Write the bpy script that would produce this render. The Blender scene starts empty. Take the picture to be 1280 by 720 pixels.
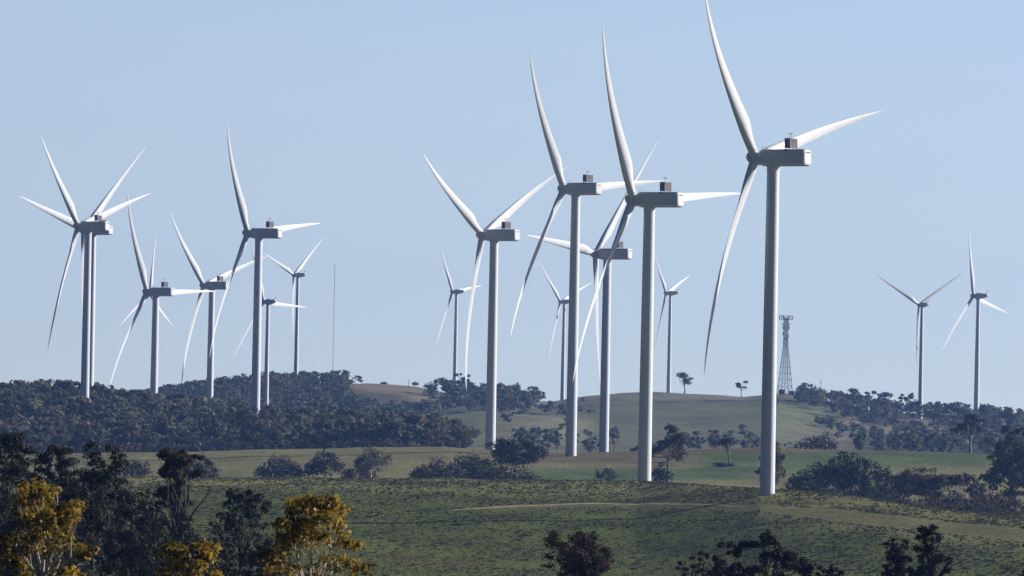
import bpy, math, random
import numpy as np
from mathutils import Matrix, Vector, Euler

scene = bpy.context.scene
C = bpy.context.collection

# ------------------------------------------------------------------ camera, sky, sun, exposure
F = 8580.0            # focal length in photo pixels (1280 wide)
HOR = 515.0           # horizon row
ROLL = math.radians(1.1)

cam_data = bpy.data.cameras.new('camera')
cam = bpy.data.objects.new('camera', cam_data)
C.objects.link(cam)
cam_data.sensor_width = 36.0
cam_data.lens = 36.0 * F / 1280.0
cam_data.clip_start = 1.0
cam_data.clip_end = 40000.0
pitch = math.atan((HOR - 360.0) / F)
cam.matrix_world = Matrix.Rotation(pitch, 4, 'X') @ Matrix.Rotation(math.pi / 2, 4, 'X') @ Matrix.Rotation(ROLL, 4, 'Z')
cam_data.dof.use_dof = True
cam_data.dof.focus_distance = 2700.0
cam_data.dof.aperture_fstop = 5.6
scene.camera = cam

SUN_EL = math.radians(21.0)
SUN_AZ = math.radians(73.0)     # clockwise from +Y (the view) towards +X
world = bpy.data.worlds.new('World')
scene.world = world
world.use_nodes = True
nt = world.node_tree
nt.nodes.clear()
out = nt.nodes.new('ShaderNodeOutputWorld')
bg = nt.nodes.new('ShaderNodeBackground')
sky = nt.nodes.new('ShaderNodeTexSky')
sky.sky_type = 'NISHITA'
sky.sun_disc = False
sky.sun_elevation = SUN_EL
sky.sun_rotation = SUN_AZ
sky.altitude = 600.0
sky.air_density = 1.0
sky.dust_density = 0.4
sky.ozone_density = 3.0
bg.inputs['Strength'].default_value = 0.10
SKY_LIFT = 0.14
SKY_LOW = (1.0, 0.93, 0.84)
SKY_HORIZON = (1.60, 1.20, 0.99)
SKY_ZENITH = (0.026, 0.085, 0.33)  # dim deep-blue gain above the view, set to darken and blue the towers' shade
# clear winter sky, unseen parts darkened overhead and away from sun to deepen tower shade
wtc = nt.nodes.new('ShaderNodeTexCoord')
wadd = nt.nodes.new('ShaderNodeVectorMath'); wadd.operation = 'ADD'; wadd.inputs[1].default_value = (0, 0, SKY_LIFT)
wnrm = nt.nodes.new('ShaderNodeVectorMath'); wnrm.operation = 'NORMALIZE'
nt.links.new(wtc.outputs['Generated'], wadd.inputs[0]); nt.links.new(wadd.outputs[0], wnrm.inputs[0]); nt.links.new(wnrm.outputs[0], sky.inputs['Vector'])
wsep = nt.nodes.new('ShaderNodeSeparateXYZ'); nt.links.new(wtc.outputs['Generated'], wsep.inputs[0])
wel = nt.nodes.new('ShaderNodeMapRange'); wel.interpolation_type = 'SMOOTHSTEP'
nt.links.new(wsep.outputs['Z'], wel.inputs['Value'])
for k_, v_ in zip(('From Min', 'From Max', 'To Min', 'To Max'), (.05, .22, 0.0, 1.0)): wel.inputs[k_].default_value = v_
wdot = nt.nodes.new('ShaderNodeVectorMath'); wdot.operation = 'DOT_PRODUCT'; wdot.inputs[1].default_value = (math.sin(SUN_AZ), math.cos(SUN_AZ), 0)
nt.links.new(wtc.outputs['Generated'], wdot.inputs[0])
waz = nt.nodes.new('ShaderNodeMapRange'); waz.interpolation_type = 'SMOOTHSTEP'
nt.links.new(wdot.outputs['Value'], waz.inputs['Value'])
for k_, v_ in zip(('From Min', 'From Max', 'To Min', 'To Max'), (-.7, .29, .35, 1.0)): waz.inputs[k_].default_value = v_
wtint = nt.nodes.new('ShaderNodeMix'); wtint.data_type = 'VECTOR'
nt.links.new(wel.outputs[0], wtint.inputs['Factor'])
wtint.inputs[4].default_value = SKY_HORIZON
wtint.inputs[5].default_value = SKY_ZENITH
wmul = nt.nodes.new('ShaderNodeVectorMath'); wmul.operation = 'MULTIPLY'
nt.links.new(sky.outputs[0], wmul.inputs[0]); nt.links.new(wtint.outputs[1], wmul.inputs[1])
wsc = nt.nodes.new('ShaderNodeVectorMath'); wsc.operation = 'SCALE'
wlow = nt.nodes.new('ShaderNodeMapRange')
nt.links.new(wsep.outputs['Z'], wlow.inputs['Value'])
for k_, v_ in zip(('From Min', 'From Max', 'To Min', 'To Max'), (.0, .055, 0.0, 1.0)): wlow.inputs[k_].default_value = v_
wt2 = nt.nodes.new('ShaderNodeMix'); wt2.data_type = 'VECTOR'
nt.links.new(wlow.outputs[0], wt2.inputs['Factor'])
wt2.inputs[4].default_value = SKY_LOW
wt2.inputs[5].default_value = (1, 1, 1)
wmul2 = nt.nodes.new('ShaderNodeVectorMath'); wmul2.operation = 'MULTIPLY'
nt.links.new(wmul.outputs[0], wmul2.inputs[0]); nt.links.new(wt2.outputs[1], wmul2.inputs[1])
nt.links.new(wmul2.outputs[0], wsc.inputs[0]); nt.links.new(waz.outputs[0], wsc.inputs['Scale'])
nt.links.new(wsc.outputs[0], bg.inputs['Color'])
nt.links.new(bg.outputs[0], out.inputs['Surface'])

sun_data = bpy.data.lights.new('sun', 'SUN')
sun_data.energy = 5.0
sun_data.angle = math.radians(0.53)
sun_data.color = (1.0, 0.965, 0.92)
sun = bpy.data.objects.new('sun', sun_data)
C.objects.link(sun)
sdir = Vector((math.sin(SUN_AZ) * math.cos(SUN_EL), math.cos(SUN_AZ) * math.cos(SUN_EL), math.sin(SUN_EL)))
sun.rotation_euler = sdir.to_track_quat('Z', 'Y').to_euler()
sun.location = (400, 200, 300)

vs = scene.view_settings
vs.view_transform = 'Standard'
vs.look = 'None'
vs.gamma = 1.0
vs.use_curve_mapping = False
vs.exposure = 0.72
scene.render.engine = 'CYCLES'
scene.cycles.max_bounces = 8
scene.cycles.volume_bounces = 1

HAZE_DENSITY = 2.8e-5

# ------------------------------------------------------------------ pixel <-> place helpers
CR, SR = math.cos(ROLL), math.sin(ROLL)

def der(x, y):
    """photo pixel -> pixel of the same view without the camera's roll"""
    dx, dy = np.asarray(x, float) - 640.0, np.asarray(y, float) - 360.0
    return dx * CR + dy * SR + 640.0, -dx * SR + dy * CR + 360.0

def place(x, y, Y):
    a, b = der(x, y)
    return float((a - 640) / F * Y), float(Y), float((HOR - b) / F * Y)

# ------------------------------------------------------------------ materials
def new_mat(name):
    m = bpy.data.materials.new(name)
    m.use_nodes = True
    t = m.node_tree
    t.nodes.clear()
    o = t.nodes.new('ShaderNodeOutputMaterial')
    return m, t, o

def N(t, kind, **kw):
    n = t.nodes.new(kind)
    for k, v in kw.items():
        setattr(n, k, v)
    return n

def simple_mat(name, col, rough=0.5, metal=0.0, var=0.12, scale=0.5, spec=0.4):
    """painted or raw surface with a little procedural unevenness"""
    m, t, o = new_mat(name)
    p = N(t, 'ShaderNodeBsdfPrincipled')
    tc = N(t, 'ShaderNodeTexCoord')
    no = N(t, 'ShaderNodeTexNoise')
    no.inputs['Scale'].default_value = scale
    no.inputs['Detail'].default_value = 5
    t.links.new(tc.outputs['Object'], no.inputs['Vector'])
    mx = N(t, 'ShaderNodeMix', data_type='RGBA')
    t.links.new(no.outputs['Fac'], mx.inputs['Factor'])
    mx.inputs[6].default_value = (*[c * (1 - var) for c in col], 1)
    mx.inputs[7].default_value = (*[min(1, c * (1 + var)) for c in col], 1)
    t.links.new(mx.outputs[2], p.inputs['Base Color'])
    p.inputs['Roughness'].default_value = rough
    p.inputs['Metallic'].default_value = metal
    p.inputs['Specular IOR Level'].default_value = spec
    t.links.new(p.outputs[0], o.inputs['Surface'])
    return m

def leaf_mat(name, dark, light, transl=0.3, rough=0.7, spec=0.10):
    m, t, o = new_mat(name)
    at = N(t, 'ShaderNodeAttribute', attribute_name='tint')
    mx = N(t, 'ShaderNodeMix', data_type='RGBA')
    t.links.new(at.outputs['Fac'], mx.inputs['Factor'])
    mx.inputs[6].default_value = (*dark, 1)
    mx.inputs[7].default_value = (*light, 1)
    p = N(t, 'ShaderNodeBsdfPrincipled')
    p.inputs['Roughness'].default_value = rough
    p.inputs['Specular IOR Level'].default_value = spec
    t.links.new(mx.outputs[2], p.inputs['Base Color'])
    tr = N(t, 'ShaderNodeBsdfTranslucent')
    t.links.new(mx.outputs[2], tr.inputs['Color'])
    ms = N(t, 'ShaderNodeMixShader')
    ms.inputs[0].default_value = transl
    t.links.new(p.outputs[0], ms.inputs[1])
    t.links.new(tr.outputs[0], ms.inputs[2])
    t.links.new(ms.outputs[0], o.inputs['Surface'])
    return m

M = {}
M['tower'] = simple_mat('tower_paint', (0.53, 0.54, 0.56), 0.5, var=0.04, scale=0.25)
M['blade'] = simple_mat('blade_paint', (0.585, 0.595, 0.61), 0.45, var=0.04, scale=0.2)
M['nacelle'] = simple_mat('nacelle_paint', (0.50, 0.51, 0.53), 0.45, var=0.05, scale=0.4)
M['cooler'] = simple_mat('cooler_metal', (0.10, 0.105, 0.115), 0.5, 0.2, 0.25, 1.5)
M['core'] = simple_mat('radiator_core', (0.20, 0.165, 0.15), 0.6, 0.2, 0.4, 3.0)
M['dark'] = simple_mat('dark_trim', (0.05, 0.05, 0.055), 0.6)
M['steel'] = simple_mat('galvanised_steel', (0.10, 0.105, 0.115), 0.6, 0.4, 0.2, 0.8)
M['antenna'] = simple_mat('antenna_grey', (0.34, 0.35, 0.36), 0.5)
M['hut'] = simple_mat('hut_paint', (0.17, 0.18, 0.18), 0.7, var=0.2)
M['roof'] = simple_mat('pale_iron_roof', (0.30, 0.31, 0.32), 0.5, 0.2, 0.1)
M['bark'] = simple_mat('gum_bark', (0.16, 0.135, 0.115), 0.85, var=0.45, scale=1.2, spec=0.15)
M['palebark'] = simple_mat('pale_gum_bark', (0.42, 0.37, 0.31), 0.8, var=0.35, scale=2.0, spec=0.15)
M['deadwood'] = simple_mat('dead_wood', (0.25, 0.22, 0.19), 0.9, var=0.3, scale=2.0, spec=0.1)
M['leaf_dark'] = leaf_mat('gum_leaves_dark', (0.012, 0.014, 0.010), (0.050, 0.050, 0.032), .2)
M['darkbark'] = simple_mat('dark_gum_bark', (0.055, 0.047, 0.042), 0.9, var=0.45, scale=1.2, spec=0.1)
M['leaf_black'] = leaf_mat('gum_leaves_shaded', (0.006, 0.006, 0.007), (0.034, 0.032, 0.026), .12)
M['leaf_olive'] = leaf_mat('gum_leaves_olive', (0.042, 0.046, 0.034), (0.185, 0.165, 0.100))
M['leaf_brown'] = leaf_mat('gum_leaves_brownish', (0.035, 0.028, 0.018), (0.110, 0.075, 0.042))
M['leaf_gold'] = leaf_mat('golden_leaves', (0.034, 0.028, 0.008), (0.56, 0.38, 0.034), 0.40, 0.6, 0.18)
M['twig_bush'] = leaf_mat('twiggy_bush', (0.045, 0.036, 0.030), (0.105, 0.085, 0.068), 0.15)
M['tussock'] = leaf_mat('tussock_grass', (0.020, 0.026, 0.012), (0.150, 0.140, 0.045), 0.15, 0.8, 0.1)

# ------------------------------------------------------------------ mesh helpers
class MB:
    """collects vertices and faces for one mesh"""
    def __init__(self):
        self.v, self.f = [], []
    def add(self, vs_, fs_):
        b = len(self.v)
        self.v += [tuple(p) for p in vs_]
        self.f += [tuple(i + b for i in f) for f in fs_]
    def loft(self, rings, cap0=True, cap1=True):
        n = len(rings[0])
        vs_ = [p for r in rings for p in r]
        fs_ = []
        for k in range(len(rings) - 1):
            for i in range(n):
                j = (i + 1) % n
                fs_.append((k * n + i, k * n + j, (k + 1) * n + j, (k + 1) * n + i))
        if cap0: fs_.append(tuple(reversed(range(n))))
        if cap1: fs_.append(tuple((len(rings) - 1) * n + i for i in range(n)))
        self.add(vs_, fs_)
    def tube(self, pts, rad, n=6, cap=True):
        pts = [Vector(p) for p in pts]
        rings = []
        for i, p in enumerate(pts):
            d = (pts[min(i + 1, len(pts) - 1)] - pts[max(i - 1, 0)])
            d = d.normalized() if d.length > 1e-9 else Vector((0, 0, 1))
            up = Vector((0, 1, 0)) if abs(d.y) < 0.9 else Vector((1, 0, 0))
            a = d.cross(up).normalized(); b = d.cross(a)
            r = rad[i] if hasattr(rad, '__len__') else rad
            rings.append([p + (a * math.cos(2 * math.pi * k / n) + b * math.sin(2 * math.pi * k / n)) * r for k in range(n)])
        self.loft(rings, cap, cap)
    def box(self, c, s, bev=0.0):
        x, y, z = s[0] / 2, s[1] / 2, s[2] / 2
        b = min(bev, x * .9, y * .9)
        def ring(zz, sh):
            X, Y = x - sh, y - sh
            if b <= 0:
                return [(c[0] - X, c[1] - Y, c[2] + zz), (c[0] + X, c[1] - Y, c[2] + zz), (c[0] + X, c[1] + Y, c[2] + zz), (c[0] - X, c[1] + Y, c[2] + zz)]
            return [(c[0] + px, c[1] + py, c[2] + zz) for px, py in
                    [(-X + b, -Y), (X - b, -Y), (X, -Y + b), (X, Y - b), (X - b, Y), (-X + b, Y), (-X, Y - b), (-X, -Y + b)]]
        if b > 0:
            self.loft([ring(-z, b * .6), ring(-z + b, 0), ring(z - b, 0), ring(z, b * .6)])
        else:
            self.loft([ring(-z, 0), ring(z, 0)])
    def mesh(self, name, mat, smooth=None):
        me = bpy.data.meshes.new(name)
        me.from_pydata(self.v, [], self.f)
        me.materials.append(mat)
        if smooth is not None:
            me.polygons.foreach_set('use_smooth', [True] * len(me.polygons))
            try:
                me.set_sharp_from_angle(angle=math.radians(smooth))
            except Exception:
                pass
        me.update()
        return me
    def build(self, name, mat, parent=None, smooth=None):
        return link(name, self.mesh(name, mat, smooth), parent)

def link(name, me, parent=None):
    o = bpy.data.objects.new(name, me)
    C.objects.link(o)
    if parent is not None:
        o.parent = parent
    return o

def thing(name, label, cat, loc=(0, 0, 0), rz=0.0, group=None):
    o = bpy.data.objects.new(name, None)
    o.empty_display_size = 1.0
    C.objects.link(o)
    o.location = loc
    o.rotation_euler = (0, 0, rz)
    o['label'] = label
    o['category'] = cat
    if group: o['group'] = group
    return o

def np_mesh(name, verts, quads, mat, tint=None):
    """fast mesh from numpy arrays (all quads)"""
    me = bpy.data.meshes.new(name)
    nv, nf = len(verts), len(quads)
    me.vertices.add(nv)
    me.vertices.foreach_set('co', np.ascontiguousarray(verts, np.float32).ravel())
    me.loops.add(nf * 4)
    me.loops.foreach_set('vertex_index', np.ascontiguousarray(quads, np.int32).ravel())
    me.polygons.add(nf)
    me.polygons.foreach_set('loop_start', np.arange(0, nf * 4, 4, dtype=np.int32))
    me.polygons.foreach_set('loop_total', np.full(nf, 4, np.int32))
    me.materials.append(mat)
    if tint is not None:
        a = me.attributes.new('tint', 'FLOAT', 'FACE')
        a.data.foreach_set('value', np.ascontiguousarray(tint, np.float32))
    me.update(calc_edges=True)
    me.validate()
    return me

# ------------------------------------------------------------------ the lie of the land
def tab(pairs, dx=0.0):
    """table of photo (column, row) -> function of un-rolled column giving un-rolled row"""
    xs, ys = der([p[0] for p in pairs], [p[1] for p in pairs])
    return lambda c: np.interp(c, xs, ys) + dx

crest = tab([(-80, 600), (0, 598), (200, 597), (400, 598), (640, 600), (800, 602), (900, 607), (962, 612), (1050, 620), (1150, 634), (1280, 649), (1380, 660)])
crestY = lambda c: np.interp(c, [0, 640, 800, 955, 1100, 1280], [2760, 2730, 2702, 2492, 2420, 2360])
padd = tab([(-80, 568), (150, 566), (400, 561), (560, 558), (640, 565), (760, 566), (860, 562), (960, 559), (1060, 563), (1160, 565), (1280, 570), (1380, 574)])
lhill0 = tab([(-80, 562), (150, 563), (400, 559), (540, 557), (600, 572), (700, 580), (1300, 580)])
lhill1 = tab([(-80, 514), (0, 511), (100, 510), (200, 526), (300, 536), (400, 547), (480, 548), (560, 562), (640, 575), (760, 580), (1300, 580)])
k5000 = tab([(-80, 530), (200, 540), (400, 556), (560, 565), (700, 567), (860, 565), (1000, 566), (1300, 570)])
k5600 = tab([(-80, 530), (200, 522), (300, 516), (430, 520), (480, 530), (540, 521), (600, 515), (680, 520), (740, 532), (860, 531), (960, 524), (1020, 538), (1100, 546), (1300, 552)])
k5900 = tab([(-80, 520), (200, 510), (300, 498), (430, 503), (480, 520), (540, 522), (600, 517), (680, 519), (740, 515), (860, 512), (960, 508), (1020, 518), (1100, 530), (1300, 540)])
ridge = tab([(-80, 524), (100, 514), (200, 500), (260, 489), (330, 482), (420, 480), (460, 479), (520, 483), (560, 492), (640, 499), (690, 502), (720, 497), (780, 491), (820, 490), (880, 493), (930, 496), (980, 492), (1020, 497), (1060, 508), (1100, 514), (1200, 522), (1280, 525), (1380, 527)])

def zfun(X, Y):
    X = np.atleast_1d(np.asarray(X, float)); Y = np.atleast_1d(np.asarray(Y, float))
    c = 640.0 + F * X / np.maximum(Y, 900.0)
    c = np.clip(c, -60, 1340)
    one = np.ones_like(c)
    cY = crestY(c)
    cr, pd = crest(c), padd(c)
    L = []                                   # (Y, row) and (Y, z)
    def row(Yk, r): L.append((one * Yk, (HOR - r) / F * (one * Yk)))
    def lev(Yk, z): L.append((one * Yk, one * z))
    lev(-400, -2.2); lev(0, -2.0); lev(300, -12.0); lev(800, -25.0); lev(1500, -42.0); lev(1900, -52.5)
    row(2100, np.maximum(732, cr + 90))
    row(2100 + .5 * (cY - 2100), cr + .40 * (np.maximum(732, cr + 90) - cr))
    row(2100 + .8 * (cY - 2100), cr + .13 * (np.maximum(732, cr + 90) - cr))
    row(cY, cr)
    row(cY + 160, cr + 11)
    row(3080, np.minimum(cr + 3, 640))
    row(3250, np.minimum(cr, 640) * .5 + pd * .5)
    row(3430, pd)
    row(3650, pd + 9)
    row(3950, lhill0(c)); row(4550, lhill1(c))
    row(5000, k5000(c)); row(5600, k5600(c)); row(5900, k5900(c)); row(6400, ridge(c))
    row(6800, ridge(c) + 10)
    lev(8200, -150.0); lev(11000, -210.0)
    Yk = np.stack([a for a, b in L]); Zk = np.stack([b for a, b in L])
    K = len(L)
    h = np.diff(Yk, axis=0); d = np.diff(Zk, axis=0) / h
    m = np.zeros_like(Zk)
    w1 = 2 * h[1:] + h[:-1]; w2 = h[1:] + 2 * h[:-1]
    with np.errstate(divide='ignore', invalid='ignore'):
        hm = (w1 + w2) / (w1 / d[:-1] + w2 / d[1:])
    m[1:-1] = np.where(d[:-1] * d[1:] > 0, np.nan_to_num(hm), 0)
    m[0] = d[0]; m[-1] = d[-1]
    Yc = np.clip(Y, Yk[0], Yk[-1])
    i = np.clip((Yk <= Yc).sum(0) - 1, 0, K - 2)
    j = np.arange(len(c))
    hh = h[i, j]; t = (Yc - Yk[i, j]) / hh
    z = ((1 + 2 * t) * (1 - t) ** 2 * Zk[i, j] + t * (1 - t) ** 2 * hh * m[i, j]
         + t * t * (3 - 2 * t) * Zk[i + 1, j] + t * t * (t - 1) * hh * m[i + 1, j])
    amp = np.clip((Y - 300) / 1500, 0, 1)
    z = z + amp * (0.35 * np.sin(X * .071 + Y * .023) * np.sin(Y * .017 - X * .031 + 1.3)
                   + 0.16 * np.sin(X * .21 + 2 + .02 * Y) * np.sin(Y * .06 + .4))
    return z

def z1(X, Y): return float(zfun(X, Y)[0])

def ground_at(x, y, Y0, Y1):
    """depth at which the photo pixel meets the ground between two depths"""
    a, b = der(x, y)
    Ys = np.linspace(Y0, Y1, 400)
    r = HOR - zfun((a - 640) / F * Ys, Ys) * F / Ys
    k = np.argmin(np.abs(r - b))
    return float(Ys[k])

# -------- the ground sheet
rng = np.random.default_rng(7)
ys = np.concatenate([np.linspace(-300, 1950, 50, endpoint=False), np.linspace(1950, 2850, 190, endpoint=False),
                     np.linspace(2850, 3500, 80, endpoint=False), np.linspace(3500, 6600, 170, endpoint=False),
                     np.linspace(6600, 10600, 16)])
us = np.concatenate([np.linspace(-.5, -.14, 14, endpoint=False), np.linspace(-.14, .14, 260), np.linspace(.14, .5, 15)[1:]])
YY, UU = np.meshgrid(ys, us, indexing='ij')
XX = UU * (np.maximum(YY, 0) + 700)
fx, fy = XX.ravel(), YY.ravel()
fz = zfun(fx, fy)
ny, nx = YY.shape
idx = np.arange(ny * nx).reshape(ny, nx)
quads = np.stack([idx[:-1, :-1], idx[:-1, 1:], idx[1:, 1:], idx[1:, :-1]], -1).reshape(-1, 4)

_bx, _bY = [], []
for px_, py_ in [(600, 636), (640, 634), (700, 632.5), (760, 631.5), (820, 631.5), (880, 632.5), (930, 635), (980, 638.5), (1050, 645), (1100, 650), (1150, 655), (1220, 663), (1280, 670)]:
    _bx.append(float(der(px_, py_)[0])); _bY.append(ground_at(px_, py_, 2110, 2700))
band_at = lambda c: np.interp(c, _bx, _bY)

def ground_colour(X, Y):
    c = 640 + F * X / np.maximum(Y, 900)
    z = zfun(X, Y)
    r = HOR - z * F / np.maximum(Y, 900)
    # back to photo pixels
    px = (c - 640) * CR - (r - 360) * SR + 640
    py = (c - 640) * SR + (r - 360) * CR + 360
    nz = np.sin(X * .013 + Y * .004) * np.sin(Y * .011 - X * .006 + 2) * .5 + np.sin(X * .047 - 1 + Y * .01) * np.sin(Y * .029 + X * .02) * .5
    def S(a, b, v): return np.clip((v - a) / (b - a), 0, 1) ** 2 * (3 - 2 * np.clip((v - a) / (b - a), 0, 1))
    col = np.empty((len(X), 3)); col[:] = (0.050, 0.062, 0.024)
    def put(m, cc):
        nonlocal col
        m = np.clip(m, 0, 1)[:, None]
        col = col * (1 - m) + np.array(cc) * m
    cY = crestY(c)
    hill = S(2000, 2080, Y)
    put(hill, (0.100, 0.120, 0.016))
    put(hill * S(.2, .9, nz), (0.110, 0.108, 0.022))
    put(hill * S(-190, -60, Y - cY) , (0.205, 0.200, 0.058))
    bw = np.interp(px, [600, 880, 1050], [9, 16, 30])
    band = np.exp(-((Y - band_at(c)) / bw) ** 4) * S(570, 640, px)        # worn band along the old track
    put(band * .65, (0.135, 0.128, 0.048))
    put(np.exp(-((Y - band_at(c) + bw * 1.45) / (bw * .35)) ** 2) * S(640, 800, px) * .8, (0.18, 0.175, 0.060))
    # paddock behind
    pad = S(40, 160, Y - cY)
    put(pad, (0.205, 0.195, 0.085))
    put(pad * S(3000, 3050, Y) * S(560, 640, px) * (1 - S(575, 583, py)), (0.150, 0.120, 0.066))
    g1 = S(640, 690, px) * (1 - S(900, 960, px)) * S(583, 588, py) * (1 - S(598, 603, py))
    g2 = S(1000, 1040, px) * (1 - S(1225, 1260, px)) * S(564, 567, py) * (1 - S(578, 592, py))
    g3 = S(860, 890, px) * (1 - S(1040, 1080, px)) * S(563, 566, py) * (1 - S(585, 600, py))
    for g in (g1, g2, g3): put(g * S(2600, 2800, Y) * (1 - S(3500, 3600, Y)) * .80, (0.090, 0.140, 0.048))
    tan = S(1195, 1205, px) * (1 - S(1236, 1250, px)) * S(606, 610, py) * (1 - S(628, 634, py)) * S(2500, 2560, Y) * (1 - S(3300, 3400, Y))
    put(tan, (0.24, 0.17, 0.11))
    # wood floors and far pastures
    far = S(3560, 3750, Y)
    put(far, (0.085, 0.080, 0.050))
    past = S(4700, 5000, Y) * S(480, 560, px) * (1 - S(1040, 1090, px))
    put(past, (0.180, 0.180, 0.098))
    put(past * S(.15, .75, np.sin(Y * .021 + X * .004 + 2 * nz)) * .55, (0.150, 0.145, 0.085))
    put(past * S(6000, 6250, Y), (0.215, 0.200, 0.125))
    put(past * S(930, 960, px) * S(5500, 5700, Y), (0.150, 0.160, 0.080))
    put(S(6150, 6250, Y) * S(415, 450, px) * (1 - S(515, 530, px)), (0.23, 0.19, 0.12))
    put(S(4900, 5200, Y) * S(1040, 1060, px) * np.exp(-((py - 532 - 5 * np.sin(px * .07)) / 3.5) ** 2), (0.26, 0.21, 0.15))
    put(S(4900, 5200, Y) * S(1040, 1060, px) * np.exp(-((py - 547 + .12 * (px - 1060) ) / 2.5) ** 2), (0.30, 0.24, 0.17))
    col *= ((1 + .16 * nz) * .84)[:, None]
    return col

gm, t, o = new_mat('pasture_ground')
at = N(t, 'ShaderNodeAttribute', attribute_name='cover')
tc = N(t, 'ShaderNodeTexCoord')
def noise(scale, detail=4):
    n = N(t, 'ShaderNodeTexNoise'); n.inputs['Scale'].default_value = scale; n.inputs['Detail'].default_value = detail
    t.links.new(tc.outputs['Object'], n.inputs['Vector']); return n
n1, n2, n3 = noise(.035, 5), noise(.55, 5), noise(1.8, 3)
def ramp(src, lo, hi, a, b):
    m_ = N(t, 'ShaderNodeMapRange'); t.links.new(src, m_.inputs['Value'])
    for k, v in zip(('From Min', 'From Max', 'To Min', 'To Max'), (lo, hi, a, b)): m_.inputs[k].default_value = v
    return m_.outputs[0]
m1 = N(t, 'ShaderNodeMath', operation='MULTIPLY'); t.links.new(ramp(n1.outputs['Fac'], .3, .7, .78, 1.2), m1.inputs[0]); t.links.new(ramp(n2.outputs['Fac'], .3, .7, .50, 1.48), m1.inputs[1])
m2 = N(t, 'ShaderNodeMath', operation='MULTIPLY'); t.links.new(m1.outputs[0], m2.inputs[0]); t.links.new(ramp(n3.outputs['Fac'], .3, .7, .62, 1.35), m2.inputs[1])
mul = N(t, 'ShaderNodeMix', data_type='RGBA', blend_type='MULTIPLY'); mul.inputs['Factor'].default_value = 1
t.links.new(at.outputs['Color'], mul.inputs[6])
cmb = N(t, 'ShaderNodeCombineColor')
for k in range(3): t.links.new(m2.outputs[0], cmb.inputs[k])
t.links.new(cmb.outputs[0], mul.inputs[7])
p = N(t, 'ShaderNodeBsdfPrincipled'); p.inputs['Roughness'].default_value = .95; p.inputs['Specular IOR Level'].default_value = .05
t.links.new(mul.outputs[2], p.inputs['Base Color'])
bp = N(t, 'ShaderNodeBump'); bp.inputs['Strength'].default_value = .7; bp.inputs['Distance'].default_value = .5
t.links.new(n2.outputs['Fac'], bp.inputs['Height']); t.links.new(bp.outputs[0], p.inputs['Normal'])
t.links.new(p.outputs[0], o.inputs['Surface'])

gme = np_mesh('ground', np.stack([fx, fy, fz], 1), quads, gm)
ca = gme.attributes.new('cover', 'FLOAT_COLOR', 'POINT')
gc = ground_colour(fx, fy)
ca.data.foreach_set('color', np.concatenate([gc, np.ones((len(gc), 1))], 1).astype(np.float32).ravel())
gme.polygons.foreach_set('use_smooth', [True] * len(gme.polygons))
ground = link('ground', gme)
ground['kind'] = 'structure'
ground['label'] = 'rolling green and brown farmland under the turbines'

# -------- haze: the air over the plain
hz = MB()
hz.box((0, 5150, 0), (11800, 11300, 2))
hm_, t, o = new_mat('haze_air')
pv = N(t, 'ShaderNodeVolumePrincipled')
pv.inputs['Color'].default_value = (0.24, 0.46, 0.98, 1)
pv.inputs['Density'].default_value = HAZE_DENSITY
pv.inputs['Anisotropy'].default_value = 0.35
t.links.new(pv.outputs[0], o.inputs['Volume'])
zb, zt = float(fz.min()) - 1.0, 222.0
hz.v = [(x, y, zb if z < 0 else zt) for x, y, z in hz.v]
haze = hz.build('haze', hm_)
haze['kind'] = 'stuff'
haze['label'] = 'pale blue haze lying over the far hills'

# -------- dirt track over the front hill
tp = []
for px, py in [(560, 639), (585, 636.5), (620, 634), (660, 632), (710, 630.5), (760, 629.5), (810, 629.5), (860, 630.5), (900, 632), (935, 634)]:
    Yg = ground_at(px, py, 2110, 2700)
    a, b = der(px, py)
    tp.append(((a - 640) / F * Yg, Yg))
tp = np.array(tp)
tt = np.linspace(0, len(tp) - 1, 120)
tx, ty = np.interp(tt, np.arange(len(tp)), tp[:, 0]), np.interp(tt, np.arange(len(tp)), tp[:, 1])
ty = np.convolve(np.pad(ty, 8, mode='edge'), np.ones(17) / 17, mode='valid')
tv, tq = [], []
for i in range(120):
    wd = 3.2 * (1 - abs(i / 119 * 2 - 1) ** 4 * .6)
    for k, s in enumerate((-.5, -.17, .17, .5)):
        yy = ty[i] + s * wd * 2.2 + .5 * math.sin(i * .9 + k)
        tv.append((tx[i], yy, z1(tx[i], yy) + .10))
    if i:
        for k in range(3):
            b = (i - 1) * 4 + k
            tq.append((b, b + 4, b + 5, b + 1))
track = link('dirt_track', np_mesh('dirt_track', np.array(tv), np.array(tq), simple_mat('track_dirt', (0.34, 0.26, 0.16), .95, var=.35, scale=.4, spec=.05)))
track['kind'] = 'structure'
track['label'] = 'thin pale dirt track crossing the front hill'

# ------------------------------------------------------------------ wind turbines
def loft_lathe(mb, prof, n=24, axis='x'):
    rings = []
    for a, r in prof:
        rings.append([(a, r * math.cos(2 * math.pi * k / n), r * math.sin(2 * math.pi * k / n)) for k in range(n)])
    mb.loft(rings)

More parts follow.
